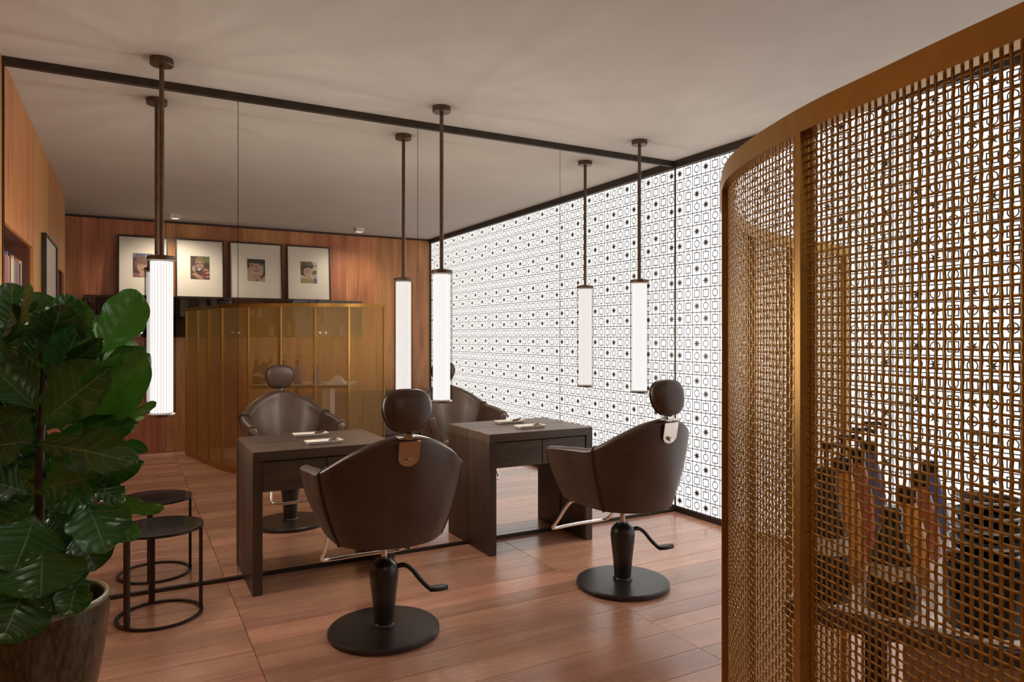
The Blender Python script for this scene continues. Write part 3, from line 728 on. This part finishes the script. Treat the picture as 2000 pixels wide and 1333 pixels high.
hues = [
 dict(bg=dkb, shapes=[('band', 'p', [(-1, .62), (1, .62), (1, 1), (-1, 1)], P_('greyblue', (.12, .13, .19))), ('hair', 'e', (-.15, .12, .72, .62), P_('auburn', (.19, .095, .065))), ('neck', 'p', [(-.3, -.6), (.5, -.5), (1, -.75), (1, -1), (-.6, -1)], sk1),
   ('top', 'p', [(-1, -.6), (-.5, -.7), (-.2, -1), (-1, -1)], P_('rose', (.24, .11, .12))), ('face', 'e', (-.12, -.10, .46, .52), sk1), ('fringe', 'e', (-.02, .34, .52, .22), P_('auburn', (.19, .095, .065))), ('eye', 'e', (-.36, .10, .14, .04), blk), ('eye', 'e', (.12, .10, .14, .04), blk), ('nose', 'p', [(-.2, -.16), (-.02, -.16), (-.1, .06)], shd), ('lips', 'e', (-.1, -.36, .20, .06), lipc), ('stroke', 'p', [(-.9, .68), (-.8, .68), (-.8, .95), (-.9, .95)], P_('pale_blue', (.3, .32, .4))), ('stroke', 'p', [(.2, .68), (.3, .68), (.3, .95), (.2, .95)], P_('pale_blue', (.3, .32, .4)))]),
 dict(bg=dkb, shapes=[('hair', 'e', (-.02, .55, .50, .45), P_('olive', (.19, .155, .07))), ('leaves', 'p', [(.5, .5), (1, .4), (1, .95), (.4, .95)], P_('leaf_green', (.14, .16, .06))), ('dress', 'p', [(.1, -1), (.2, -.3), (.5, -.2), (.95, -.4), (.7, -1)], P_('wine', (.17, .05, .045))), ('arm', 'p', [(-.9, -.55), (-.5, -.4), (.3, -.8), (.4, -1), (-.1, -1)], P_('skin_e', (.36, .21, .14))), ('hand', 'e', (-.62, -.08, .24, .28), sk2), ('shoulder', 'p', [(.1, -.3), (.4, .0), (.8, -.1), (1, -.3), (.5, -.25)], P_('skin_e', (.36, .21, .14))),
   ('shadow', 'e', (-.02, -.02, .45, .30), blk), ('face', 'e', (-.02, .20, .40, .40), sk2), ('eye', 'e', (-.22, .36, .14, .05), blk), ('eye', 'e', (.22, .36, .14, .05), blk), ('lips', 'e', (-.02, .02, .15, .05), lipc), ('pearl', 'e', (-.12, -.16, .14, .08), P_('pearl', (.6, .5, .42))), ('bar', 'p', [(.55, -.48), (1, -.44), (1, -.36), (.6, -.40)], P_('pearl', (.6, .5, .42))), ('bar', 'p', [(.6, -.82), (1, -.78), (1, -.70), (.65, -.74)], P_('pearl', (.6, .5, .42)))]),
 dict(bg=P_('sand', (.42, .32, .22)), shapes=[('neck', 'p', [(-.6, -.4), (.5, -.4), (.9, -.85), (.9, -1), (-.8, -1)], P_('skin_f', (.44, .30, .19))), ('face', 'e', (-.02, .06, .66, .66), sk3), ('fringe', 'p', [(-1, .62), (.35, .60), (.8, .50), (1, .3), (1, 1), (-1, 1)], blk), ('strand', 'p', [(.80, .6), (1, .6), (1, -.45), (.6, -.72), (.35, -.60), (.72, -.40), (.82, -.1)], blk), ('hair_side', 'p', [(-1, .65), (-.82, .65), (-.74, .2), (-1, .15)], dkb), ('shadow', 'p', [(-.32, -.38), (-.2, -.52), (.2, -.5), (.3, -.42), (0, -.46)], P_('ochre', (.16, .075, .02))),
   ('eye', 'p', [(-.7, .5), (-.35, .46), (-.36, .36), (-.68, .38)], P_('plum', (.12, .05, .07))), ('eye', 'e', (.46, .48, .18, .06), P_('plum', (.12, .05, .07))), ('nose', 'p', [(-.2, .18), (.2, .18), (.08, .5), (-.05, .5)], P_('skin_g', (.40, .24, .18))), ('lips', 'e', (.03, -.07, .30, .10), P_('lips_warm', (.34, .15, .12))), ('button', 'e', (.06, -.88, .10, .07), blk)]),
 dict(bg=P_('cream', (.56, .50, .41)), shapes=[('hair', 'p', [(-1, 1), (.42, 1), (.55, .6), (.48, .35), (-.35, .35), (-.55, -.2), (-.3, -.45), (-1, -.22)], P_('bronze', (.095, .075, .03))), ('collar', 'p', [(-1, -.6), (-.5, -.5), (.3, -.5), (.35, -1), (-1, -1)], P_('mustard', (.33, .26, .11))), ('neck', 'e', (-.1, -.5, .36, .16), P_('skin_h', (.48, .33, .17))), ('face', 'e', (-.12, .06, .50, .44), sk3), ('fringe', 'p', [(-.75, .6), (.5, .6), (.5, .38), (0, .46), (-.6, .38)], P_('umber', (.07, .04, .02))), ('lips', 'e', (-.2, .03, .22, .06), P_('lips_warm', (.34, .15, .12))), ('nose', 'e', (-.14, .20, .06, .08), shd),
   ('block', 'p', [(.45, .2), (.95, .2), (.95, -.08), (.6, -.24), (.4, -.24)], P_('moss', (.15, .14, .06))), ('block', 'p', [(.5, -.55), (.95, -.55), (.98, -1), (.4, -1)], P_('stone_grey', (.17, .15, .13))), ('block', 'p', [(.6, .58), (.92, .58), (.92, .68), (.6, .70)], P_('stone_grey', (.17, .15, .13))), ('block', 'p', [(.5, -.32), (.92, -.32), (.92, -.42), (.6, -.42)], P_('slate', (.2, .2, .24)))]
   + [('stroke', 'p', [(x_, .68), (x_ + .07, .68), (x_ + .07, .94), (x_, .94)], P_('pale_green', (.36, .38, .25))) for x_ in (-.86, -.42, -.18, .06, .28)])]
fr_x = [(-.095, .394), (.472, .975), (1.036, 1.628), (1.682, 2.207)]
labs = ['framed portrait print with auburn hair, farthest left on the cabinet', 'framed portrait print with crossed arm on dark brown, second on the cabinet', 'framed portrait print with black fringe, third on the cabinet', 'framed portrait print with mustard collar, farthest right on the cabinet']
for (a, b), lb, hu in zip(fr_x, labs, hues):
    t, pr = framed('framed_print', a, b, CZ1, 2.412, lb, hu, BY + .13, math.radians(4.5), 'framed prints leaning on the cabinet')
# dark low cabinet along the back wall
lc = thing('low_cabinet', 'low grey cabinet along the wooden back wall beside the tile wall', 'cabinet', (0, BY + .001, 0))
MB().box(1.55, TX - .03, 0, .31, .06, .58).box(1.58, TX - .05, 0, .27, 0, .06).build('cabinet_body', 'lowcab', lc)
MB().rbox(1.53, TX - .025, 0, .335, .58, .602, .002).build('worktop', 'lowcab', lc)
for k in range(4):
    a = 1.555 + k * .50; MB().rbox(a, a + .494, .311, .328, .065, .575, .001).build('door', 'lowcab', lc)

# left-wall framed print, books in the niches
t, pr = framed('framed_print', 0, .86, 1.22, 2.01, 'wide framed print hanging on the left wood wall between the niches', hues[0], 0, 0, None, pw=.16, ph=.20, pz=-.22)
t.location = (LX + .019, 1.885, 1.22); t.rotation_euler = (0, 0, -PI / 2)
def book(name, label, loc, size, col, rz=0, flat=False, group=None):
    """size: thickness (x), depth (y), height (z)"""
    t = thing(name, label, 'book', loc, rz, group)
    a, b, c = size; cm = plain('cover_%02d_%02d_%02d' % tuple(int(x * 99) for x in col), col, .4); pg = plain('paper', (.75, .71, .62), .8)
    if flat: a, c = c, a
    if not flat:
        MB().box(-a / 2, -a / 2 + .003, 0, b, 0, c).box(a / 2 - .003, a / 2, 0, b, 0, c).box(-a / 2 + .003, a / 2 - .003, 0, .003, 0, c).build('cover', cm, t)
        MB().box(-a / 2 + .003, a / 2 - .003, .003, b - .004, .004, c - .004).build('pages', pg, t)
    else:
        MB().box(-a / 2, a / 2, 0, b, 0, .003).box(-a / 2, a / 2, 0, b, c - .003, c).box(-a / 2, a / 2, 0, .003, .003, c - .003).build('cover', cm, t)
        MB().box(-a / 2 + .004, a / 2 - .004, .003, b - .004, .003, c - .003).build('pages', pg, t)
    return t
# a book stands with its spine (local y = 0) towards the room: rotate so local y points to -x
bk = [('red', (.42, .07, .05)), ('orange', (.55, .22, .06)), ('white', (.72, .70, .66)), ('grey', (.28, .27, .27)), ('blue', (.12, .20, .38)), ('black', (.03, .03, .035)), ('cream', (.62, .54, .42))]
NS = MB().box(LX - .325, LX - .03, N1[0] + .002, N1[1] - .002, 1.40, 1.42).build('niche_shelf', 'nichewood', wlo)
yb = 2.85; i = 0
ords = ['first', 'second', 'third', 'fourth', 'fifth', 'sixth', 'seventh', 'eighth', 'ninth', 'tenth', 'eleventh', 'twelfth', 'thirteenth', 'fourteenth']
while yb < 3.80 and i < 14:
    nm, c = bk[(i * 3 + 2) % 7]; th = (.045, .06, .035, .07)[i % 4]; hh = (.30, .34, .27, .32)[(i * 2 + 1) % 4]
    book('book', '%s upright book on the niche shelf, %s from the room end' % (nm, ords[i]), (LX - .05, yb + th / 2, 1.42), (th, .21, hh), c, PI / 2, group='books in the large niche')
    yb += th + .003; i += 1
zz = N2[2]
for i, (nm, c) in enumerate(bk):
    th = (.05, .065, .06, .045, .055, .06, .05)[i]
    book('book', '%s book lying in the narrow niche pile, %s from the bottom' % (nm, ords[i]), (LX - .06, .70, zz + .0005), (th, .2, .27 - .01 * i), c, PI / 2, True, 'books piled in the narrow niche'); zz += th + .001
zz = N1[2]
for i, (nm, c) in enumerate(bk[:5]):
    th = (.05, .065, .06, .045, .055)[i]
    book('book', '%s book lying under the niche shelf, %s from the bottom' % (nm, ords[i]), (LX - .06, 3.2, zz + .0005), (th, .2, .29 - .01 * i), c, PI / 2, True, 'books piled below the niche shelf'); zz += th + .001

# ------------------------------------------------------------------ counter behind the screen
CZ = .84; A = Vector((1.035, .868, 0)); U = Vector((.9098, .415, 0)); V = Vector((.415, -.9098, 0)); ang = math.atan2(U.y, U.x)
cn = thing('wash_counter', 'white topped counter with dark edge standing inside the brass screen', 'counter', A, ang)
# local: +x along U, -y along V
MB().rbox(0, .95, -.50, 0, CZ - .040, CZ - .010, .002).build('counter_slab', 'cabinet', cn)
MB().rbox(.006, .944, -.494, -.006, CZ - .010, CZ, .002).build('counter_top', 'stone', cn)
MB().rbox(.66, .74, -.34, -.10, 0, CZ - .04, .003).build('pedestal', plain('pedestal_white', (.6, .56, .52), .4), cn)
MB().rbox(.40, .44, -.10, -.06, 0, CZ - .04, .003).build('support_post', 'cabinet', cn)
def onc(u, v): return (A.x + U.x * u + V.x * v, A.y + U.y * u + V.y * v, CZ)
bc = [('black', (.02, .02, .02)), ('orange', (.62, .22, .04)), ('brick red', (.36, .09, .055)), ('blue', (.08, .11, .30))]
pos = ['nearest the camera', 'second', 'third', 'farthest']
def pump_bottle(u, v, ci, row, k, hb, pump):
    nm, c = bc[ci]; mt = plain('product_' + nm.replace(' ', '_'), c, .22); bl = M['blackgloss']; lb = M['vlabel']
    lab = '%s conical bottle, %s in the %s row on the wash counter' % (nm, pos[k], row)
    t = thing('pump_bottle' if pump else 'shampoo_bottle', lab, 'bottle', onc(u, v), 0, 'bottles on the wash counter')
    r = .042 if pump else .040
    MB().lathe([(0, 0), (r - .003, 0), (r, .004), (r * .97, hb * .25), (r * .78, hb * .62), (r * .48, hb * .9), (r * .36, hb), (0, hb)], 28, cap=False).build('bottle_body', mt, t, 50)
    MB().lathe([(0, hb), (r * .42, hb), (r * .42, hb + .022), (r * .3, hb + .026), (0, hb + .026)], 24, cap=False).build('collar', bl, t, 40)
    # wrap-around label strip, slightly proud
    MB().lathe([(r * .955 + .0006, hb * .22), (r * .80 + .0012, hb * .55)], 28, cap=False).build('label', lb if ci == 0 else mt, t, 50)
    if pump:
        MB().lathe([(0, hb + .026), (.004, hb + .026), (.004, hb + .060), (.009, hb + .060), (.009, hb + .070), (0, hb + .070)], 14, cap=False).tube([(0, 0, hb + .065), (.02, -.01, hb + .066), (.036, -.018, hb + .060)], .0045, 8).build('pump_nozzle', bl, t, 40)
M['blackgloss'] = principled('black_gloss', (.015, .015, .015), .18, var=.1)
for k in range(4): pump_bottle(.040 + .132 * k, .062, k, 'screen side', k, .205, True)
for k in range(4): pump_bottle(.042 + .185 * k, .165, k, 'inner', k, .150, False)
# stacked bowls on a dark canister
ct = lathe_thing('canister', 'dark glossy canister standing under the stacked black bowls', 'canister', onc(.060, .300), [('canister_body', [(0, 0), (.055, 0), (.058, .004), (.058, .095), (.05, .1), (0, .1)], 'blackgloss'), ('canister_lid', [(0, .1), (.056, .1), (.056, .112), (.05, .116), (0, .116)], 'blackgloss')], n=40)
for k in range(4):
    p = onc(.060, .300); r = .056 - .003 * k
    lathe_thing('tint_bowl', '%s black tint bowl in the stack on the canister' % ['lowest', 'second lowest', 'second highest', 'topmost'][k], 'bowl', (p[0], p[1], CZ + .116 + .0228 * k),
                [('bowl_body', [(0, 0), (r * .62, 0), (r * .80, .008), (r * .97, .020), (r * .93, .0205), (r * .76, .010), (0, .004)], 'blackgloss'), ('rim', [(r * .97, .019), (r * 1.03, .0195), (r * 1.03, .0225), (r * .95, .0225), (r * .95, .019)], plain('bowl_rim', (.5, .48, .46), .2))], 'stacked tint bowls', 40)
# rumpled white hand towel at the end of the counter
tw = []
for i in range(13):
    row = []
    for j in range(13):
        x, y = (i - 6) / 6, (j - 6) / 6; rr_ = max(abs(x), abs(y)); hgt = .075 * max(0, 1 - rr_ ** 1.4) + .010 * math.sin(5 * x + 2 * y) * (1 - rr_) + .006
        if rr_ > .99: hgt = 0
        row.append((x * .085, y * .060, max(0, hgt)))
    tw.append(row)
mb = MB(); mb.add([p for r in tw for p in r], [(i * 13 + j, (i + 1) * 13 + j, (i + 1) * 13 + j + 1, i * 13 + j + 1) for i in range(12) for j in range(12)])
mb.add([tw[0][0], tw[12][0], tw[12][12], tw[0][12]], [(0, 3, 2, 1)])
tag(mb.build('hand_towel', plain('towel_white', (.78, .76, .74), .9, bump=.5, bscale=200), None, 60, loc=onc(.80, .13), rot=(0, 0, ang)), 'rumpled white hand towel at the far end of the wash counter', 'towel')

# ------------------------------------------------------------------ potted fiddle-leaf fig
PX, PY = -.258, 2.725
pl = thing('flower_pot', 'large olive brown glazed plant pot with pale rim', 'plant pot', (PX, PY, 0))
MB().lathe([(0, 0), (.128, 0), (.137, .006), (.160, .10), (.178, .19), (.193, .28), (.202, .36), (.206, .41), (.205, .440), (.188, .440), (.184, .40), (0, .395)], 72, cap=False).build('pot_body', 'pot', pl, 50)
MB().lathe([(.2035, .438), (.207, .444), (.206, .452), (.200, .457), (.192, .456), (.187, .448), (.188, .438), (.2035, .438)], 72, cap=False).build('pot_rim', 'potrim', pl, 60)
MB().lathe([(0, .402), (.18, .399), (.183, .405), (.10, .412), (0, .416)], 40, cap=False).build('soil', 'soil', pl, 60)
fig = thing('fiddle_leaf_fig', 'tall fiddle leaf fig with big glossy leaves growing in the olive pot', 'plant', (PX, PY, .412))
FO = Vector((-PX, -PY, -.412))
D0 = 2.27
def stem(pts, r0, r1):
    c = catmull([tuple(p) for p in pts], 8); n = len(c)
    MB().tube([Vector(p) + FO for p in c], [r0 + (r1 - r0) * i / (n - 1) for i in range(n)], 10).build('stem', 'trunk', fig, 60)
stem([Vector((PX - .02, PY, .40)), at(76, 1010, D0), at(78, 880, D0 + .01), at(84, 760, D0), at(80, 640, D0 + .02)], .017, .008)
stem([Vector((PX + .06, PY + .02, .40)), at(150, 1090, D0 + .05), at(165, 960, D0 + .08), at(180, 830, D0 + .06), at(200, 690, D0 + .04)], .011, .006)
stem([Vector((PX - .09, PY + .05, .40)), at(30, 1000, D0 + .1), at(18, 800, D0 + .08), at(20, 650, D0 + .06)], .012, .006)
def leaf_mesh(seed, droop, cup, wave):
    r = random.Random(seed); nu, nv = 12, 40; vs = []; uvs = []; fs = []
    ph = r.random() * 6
    for j in range(nv + 1):
        v = .5 - .5 * math.cos(PI * j / nv)
        # fiddle outline: slim base, slight waist, broad rounded tip
        sm = min(1, v / .55); sm = sm * sm * (3 - 2 * sm)
        wd = max(.012, .5 * max(0., math.sin(PI * v ** 1.3)) ** .5 * (.42 + .58 * sm))
        for i in range(nu + 1):
            u = i / nu * 2 - 1; x = u * wd
            z = cup * (u * u) * wd - droop * (v ** 2) * .5 + wave * math.sin(v * 11 + ph + u * 1.5) * u * u * .5 + wave * .4 * math.sin(v * 23 + ph * 2) * abs(u) ** 3 + .010 * math.cos(2 * PI * 6.5 * (v - .26 * abs(u) ** 1.3)) * min(1, abs(u) * 2.2) * (1 - v * .3)
            y = v
            vs.append((x, y, z)); uvs.append((i / nu, v))
    W_ = nu + 1
    for j in range(nv):
        for i in range(nu): fs.append((j * W_ + i, j * W_ + i + 1, (j + 1) * W_ + i + 1, (j + 1) * W_ + i))
    me = bpy.data.meshes.new('leaf'); me.from_pydata(vs, [], fs); ul = me.uv_layers.new(name='UVMap')
    li = np.zeros(len(me.loops), dtype=np.int32); me.loops.foreach_get('vertex_index', li)
    ul.data.foreach_set('uv', np.array(uvs, np.float32)[li].ravel()); me.shade_smooth(); me.update(); return me
LMS = [leaf_mesh(s, d, c, wv_) for s, d, c, wv_ in ((1, .40, .30, .09), (2, .22, .45, .07), (3, .55, .15, .12), (4, .30, .55, .10), (5, .12, .22, .06), (6, .48, .42, .13))]
LMY = [m.copy() for m in LMS]
for m in LMS: m.materials.append(M['leaf'])
for m in LMY: m.materials.append(M['leaf_young'])
camp = Vector((0, 0, EYE)); rj = random.Random(5)
def leaf(bx, by, tx, ty, wpx, db=0., dt=-.03, roll=0., var=0, young=False, tilt=0.):
    """leaf from its base to its tip (photo pixels with own depths), width in pixels, roll about its length"""
    p0 = at(bx, by, D0 + db); p1 = at(tx, ty, D0 + dt); ax = p1 - p0; Ln = ax.length; ax.normalize()
    vdir = (camp - (p0 + p1) / 2).normalized()
    vdir = vdir + Vector((.42, 0, .55))
    zz_ = (vdir - ax * vdir.dot(ax)).normalized(); zz_ = (Matrix.Rotation(roll, 3, ax) @ zz_); xx = ax.cross(zz_)
    wd = wpx * D0 / F / .95
    roll += rj.uniform(-.3, .3)
    zz_ = Matrix.Rotation(rj.uniform(-.25, .25), 3, ax) @ zz_; xx = ax.cross(zz_)
    o = link('leaf', (LMY if young else LMS)[var % 6], fig)
    mw_ = Matrix(((xx.x * wd, ax.x * Ln, zz_.x * Ln * .8, p0.x + FO.x), (xx.y * wd, ax.y * Ln, zz_.y * Ln * .8, p0.y + FO.y), (xx.z * wd, ax.z * Ln, zz_.z * Ln * .8, p0.z + FO.z), (0, 0, 0, 1)))
    o.matrix_basis = mw_
LV = [ # bx by tx ty width db dt roll var young
 (190, 700, 268, 568, 92, .03, .05, .25, 4, 1), (165, 830, 282, 700, 104, .0, -.06, -.35, 3, 1), (205, 705, 278, 688, 42, .02, .0, .7, 0, 0),
 (86, 700, 122, 600, 92, -.02, -.08, -.15, 1, 0), (108, 668, 132, 576, 78, .04, .02, .2, 4, 0), (82, 650, 72, 570, 72, .06, .05, .1, 0, 0),
 (25, 660, 24, 552, 74, .05, .06, .1, 4, 0), (28, 655, 61, 553, 26, -.06, -.05, 1.0, 1, 1), (-5, 690, 36, 598, 34, -.05, -.05, .9, 3, 0),
 (96, 765, 162, 632, 82, -.03, -.04, -.2, 1, 0), (118, 725, 197, 668, 42, -.02, -.05, .6, 3, 0), (80, 830, 192, 722, 112, -.06, -.12, -.2, 0, 0),
 (196, 828, 302, 798, 26, .03, .06, 1.1, 2, 1), (108, 858, 258, 830, 62, .0, -.02, .5, 3, 0), (70, 868, 236, 880, 84, -.10, -.20, .55, 2, 0),
 (232, 866, 288, 880, 26, .03, .03, .3, 1, 0), (72, 958, 192, 925, 104, -.10, -.16, .1, 1, 0), (178, 935, 272, 908, 46, -.02, -.06, .8, 3, 0),
 (176, 945, 236, 968, 52, -.04, -.08, -.3, 2, 0), (195, 970, 302, 1004, 34, .0, -.03, .9, 2, 1), (166, 978, 212, 1066, 108, -.10, -.18, .15, 5, 0),
 (212, 1035, 268, 1044, 44, .02, .0, .4, 0, 1), (68, 1008, 34, 1116, 152, -.12, -.22, .05, 0, 0), (84, 1068, 78, 1160, 136, -.13, -.22, .35, 5, 0),
 (150, 1035, 188, 1112, 84, -.02, -.06, -.1, 1, 0), (128, 1092, 112, 1192, 92, -.08, -.16, .2, 2, 0), (150, 1132, 136, 1200, 60, -.08, -.15, .2, 5, 0),
 (52, 1140, 6, 1250, 112, -.14, -.26, .1, 0, 0), (66, 862, -30, 868, 92, -.06, -.12, .3, 2, 0), (72, 800, -16, 712, 96, -.04, -.08, .0, 1, 0),
 (60, 965, -28, 930, 100, -.06, -.14, .2, 0, 0), (66, 985, -30, 1046, 92, -.06, -.16, .3, 5, 0), (80, 745, -4, 640, 110, .03, .0, -.1, 4, 0),
 (46, 664, 16, 702, 36, -.05, -.08, .3, 2, 0), (34, 680, 82, 718, 26, -.06, -.10, .9, 3, 0), (60, 800, 5, 850, 90, .0, -.03, .2, 0, 0),
 (100, 800, 150, 700, 80, .06, .08, .2, 4, 0), (90, 900, 30, 960, 90, .02, .0, .2, 2, 0), (100, 1000, 150, 1060, 80, .02, .0, .1, 1, 0),
 (70, 1060, 10, 1090, 90, .0, -.05, .2, 3, 0), (60, 760, 20, 800, 80, .04, .03, 0, 4, 0), (110, 930, 170, 990, 80, .04, .04, .1, 2, 0),
 (120, 870, 180, 920, 70, .05, .06, .2, 4, 0), (40, 1100, -20, 1180, 100, .0, -.08, .2, 2, 0), (90, 1130, 70, 1215, 90, -.04, -.12, .2, 1, 0),
 (150, 780, 200, 745, 60, .04, .06, .3, 3, 0), (60, 720, 100, 660, 70, .06, .07, .2, 4, 0), (20, 760, -30, 690, 80, .04, .05, .2, 0, 0),
 (150, 900, 215, 930, 50, .05, .06, .2, 1, 0), (140, 1000, 196, 1046, 60, .03, .03, .3, 4, 0)]
for L_ in LV: leaf(*L_[:9], young=bool(L_[9]))
rl = random.Random(11)
for k in range(34):                                   # darker leaves deeper in the crown
    y0 = 640 + k * 15; x0 = rl.choice([20, 50, 80, 110]) + rl.uniform(-12, 12); a_ = rl.uniform(-1.9, 1.9); ln = rl.uniform(70, 105)
    tx_ = x0 + ln * math.sin(a_); tx_ = max(-60, min(tx_, 175)); d_ = rl.uniform(.06, .16)
    leaf(x0, y0, tx_, y0 - ln * math.cos(a_) * .8, rl.uniform(70, 100), d_, d_ + rl.uniform(-.05, .05), rl.uniform(-.5, .5), k)
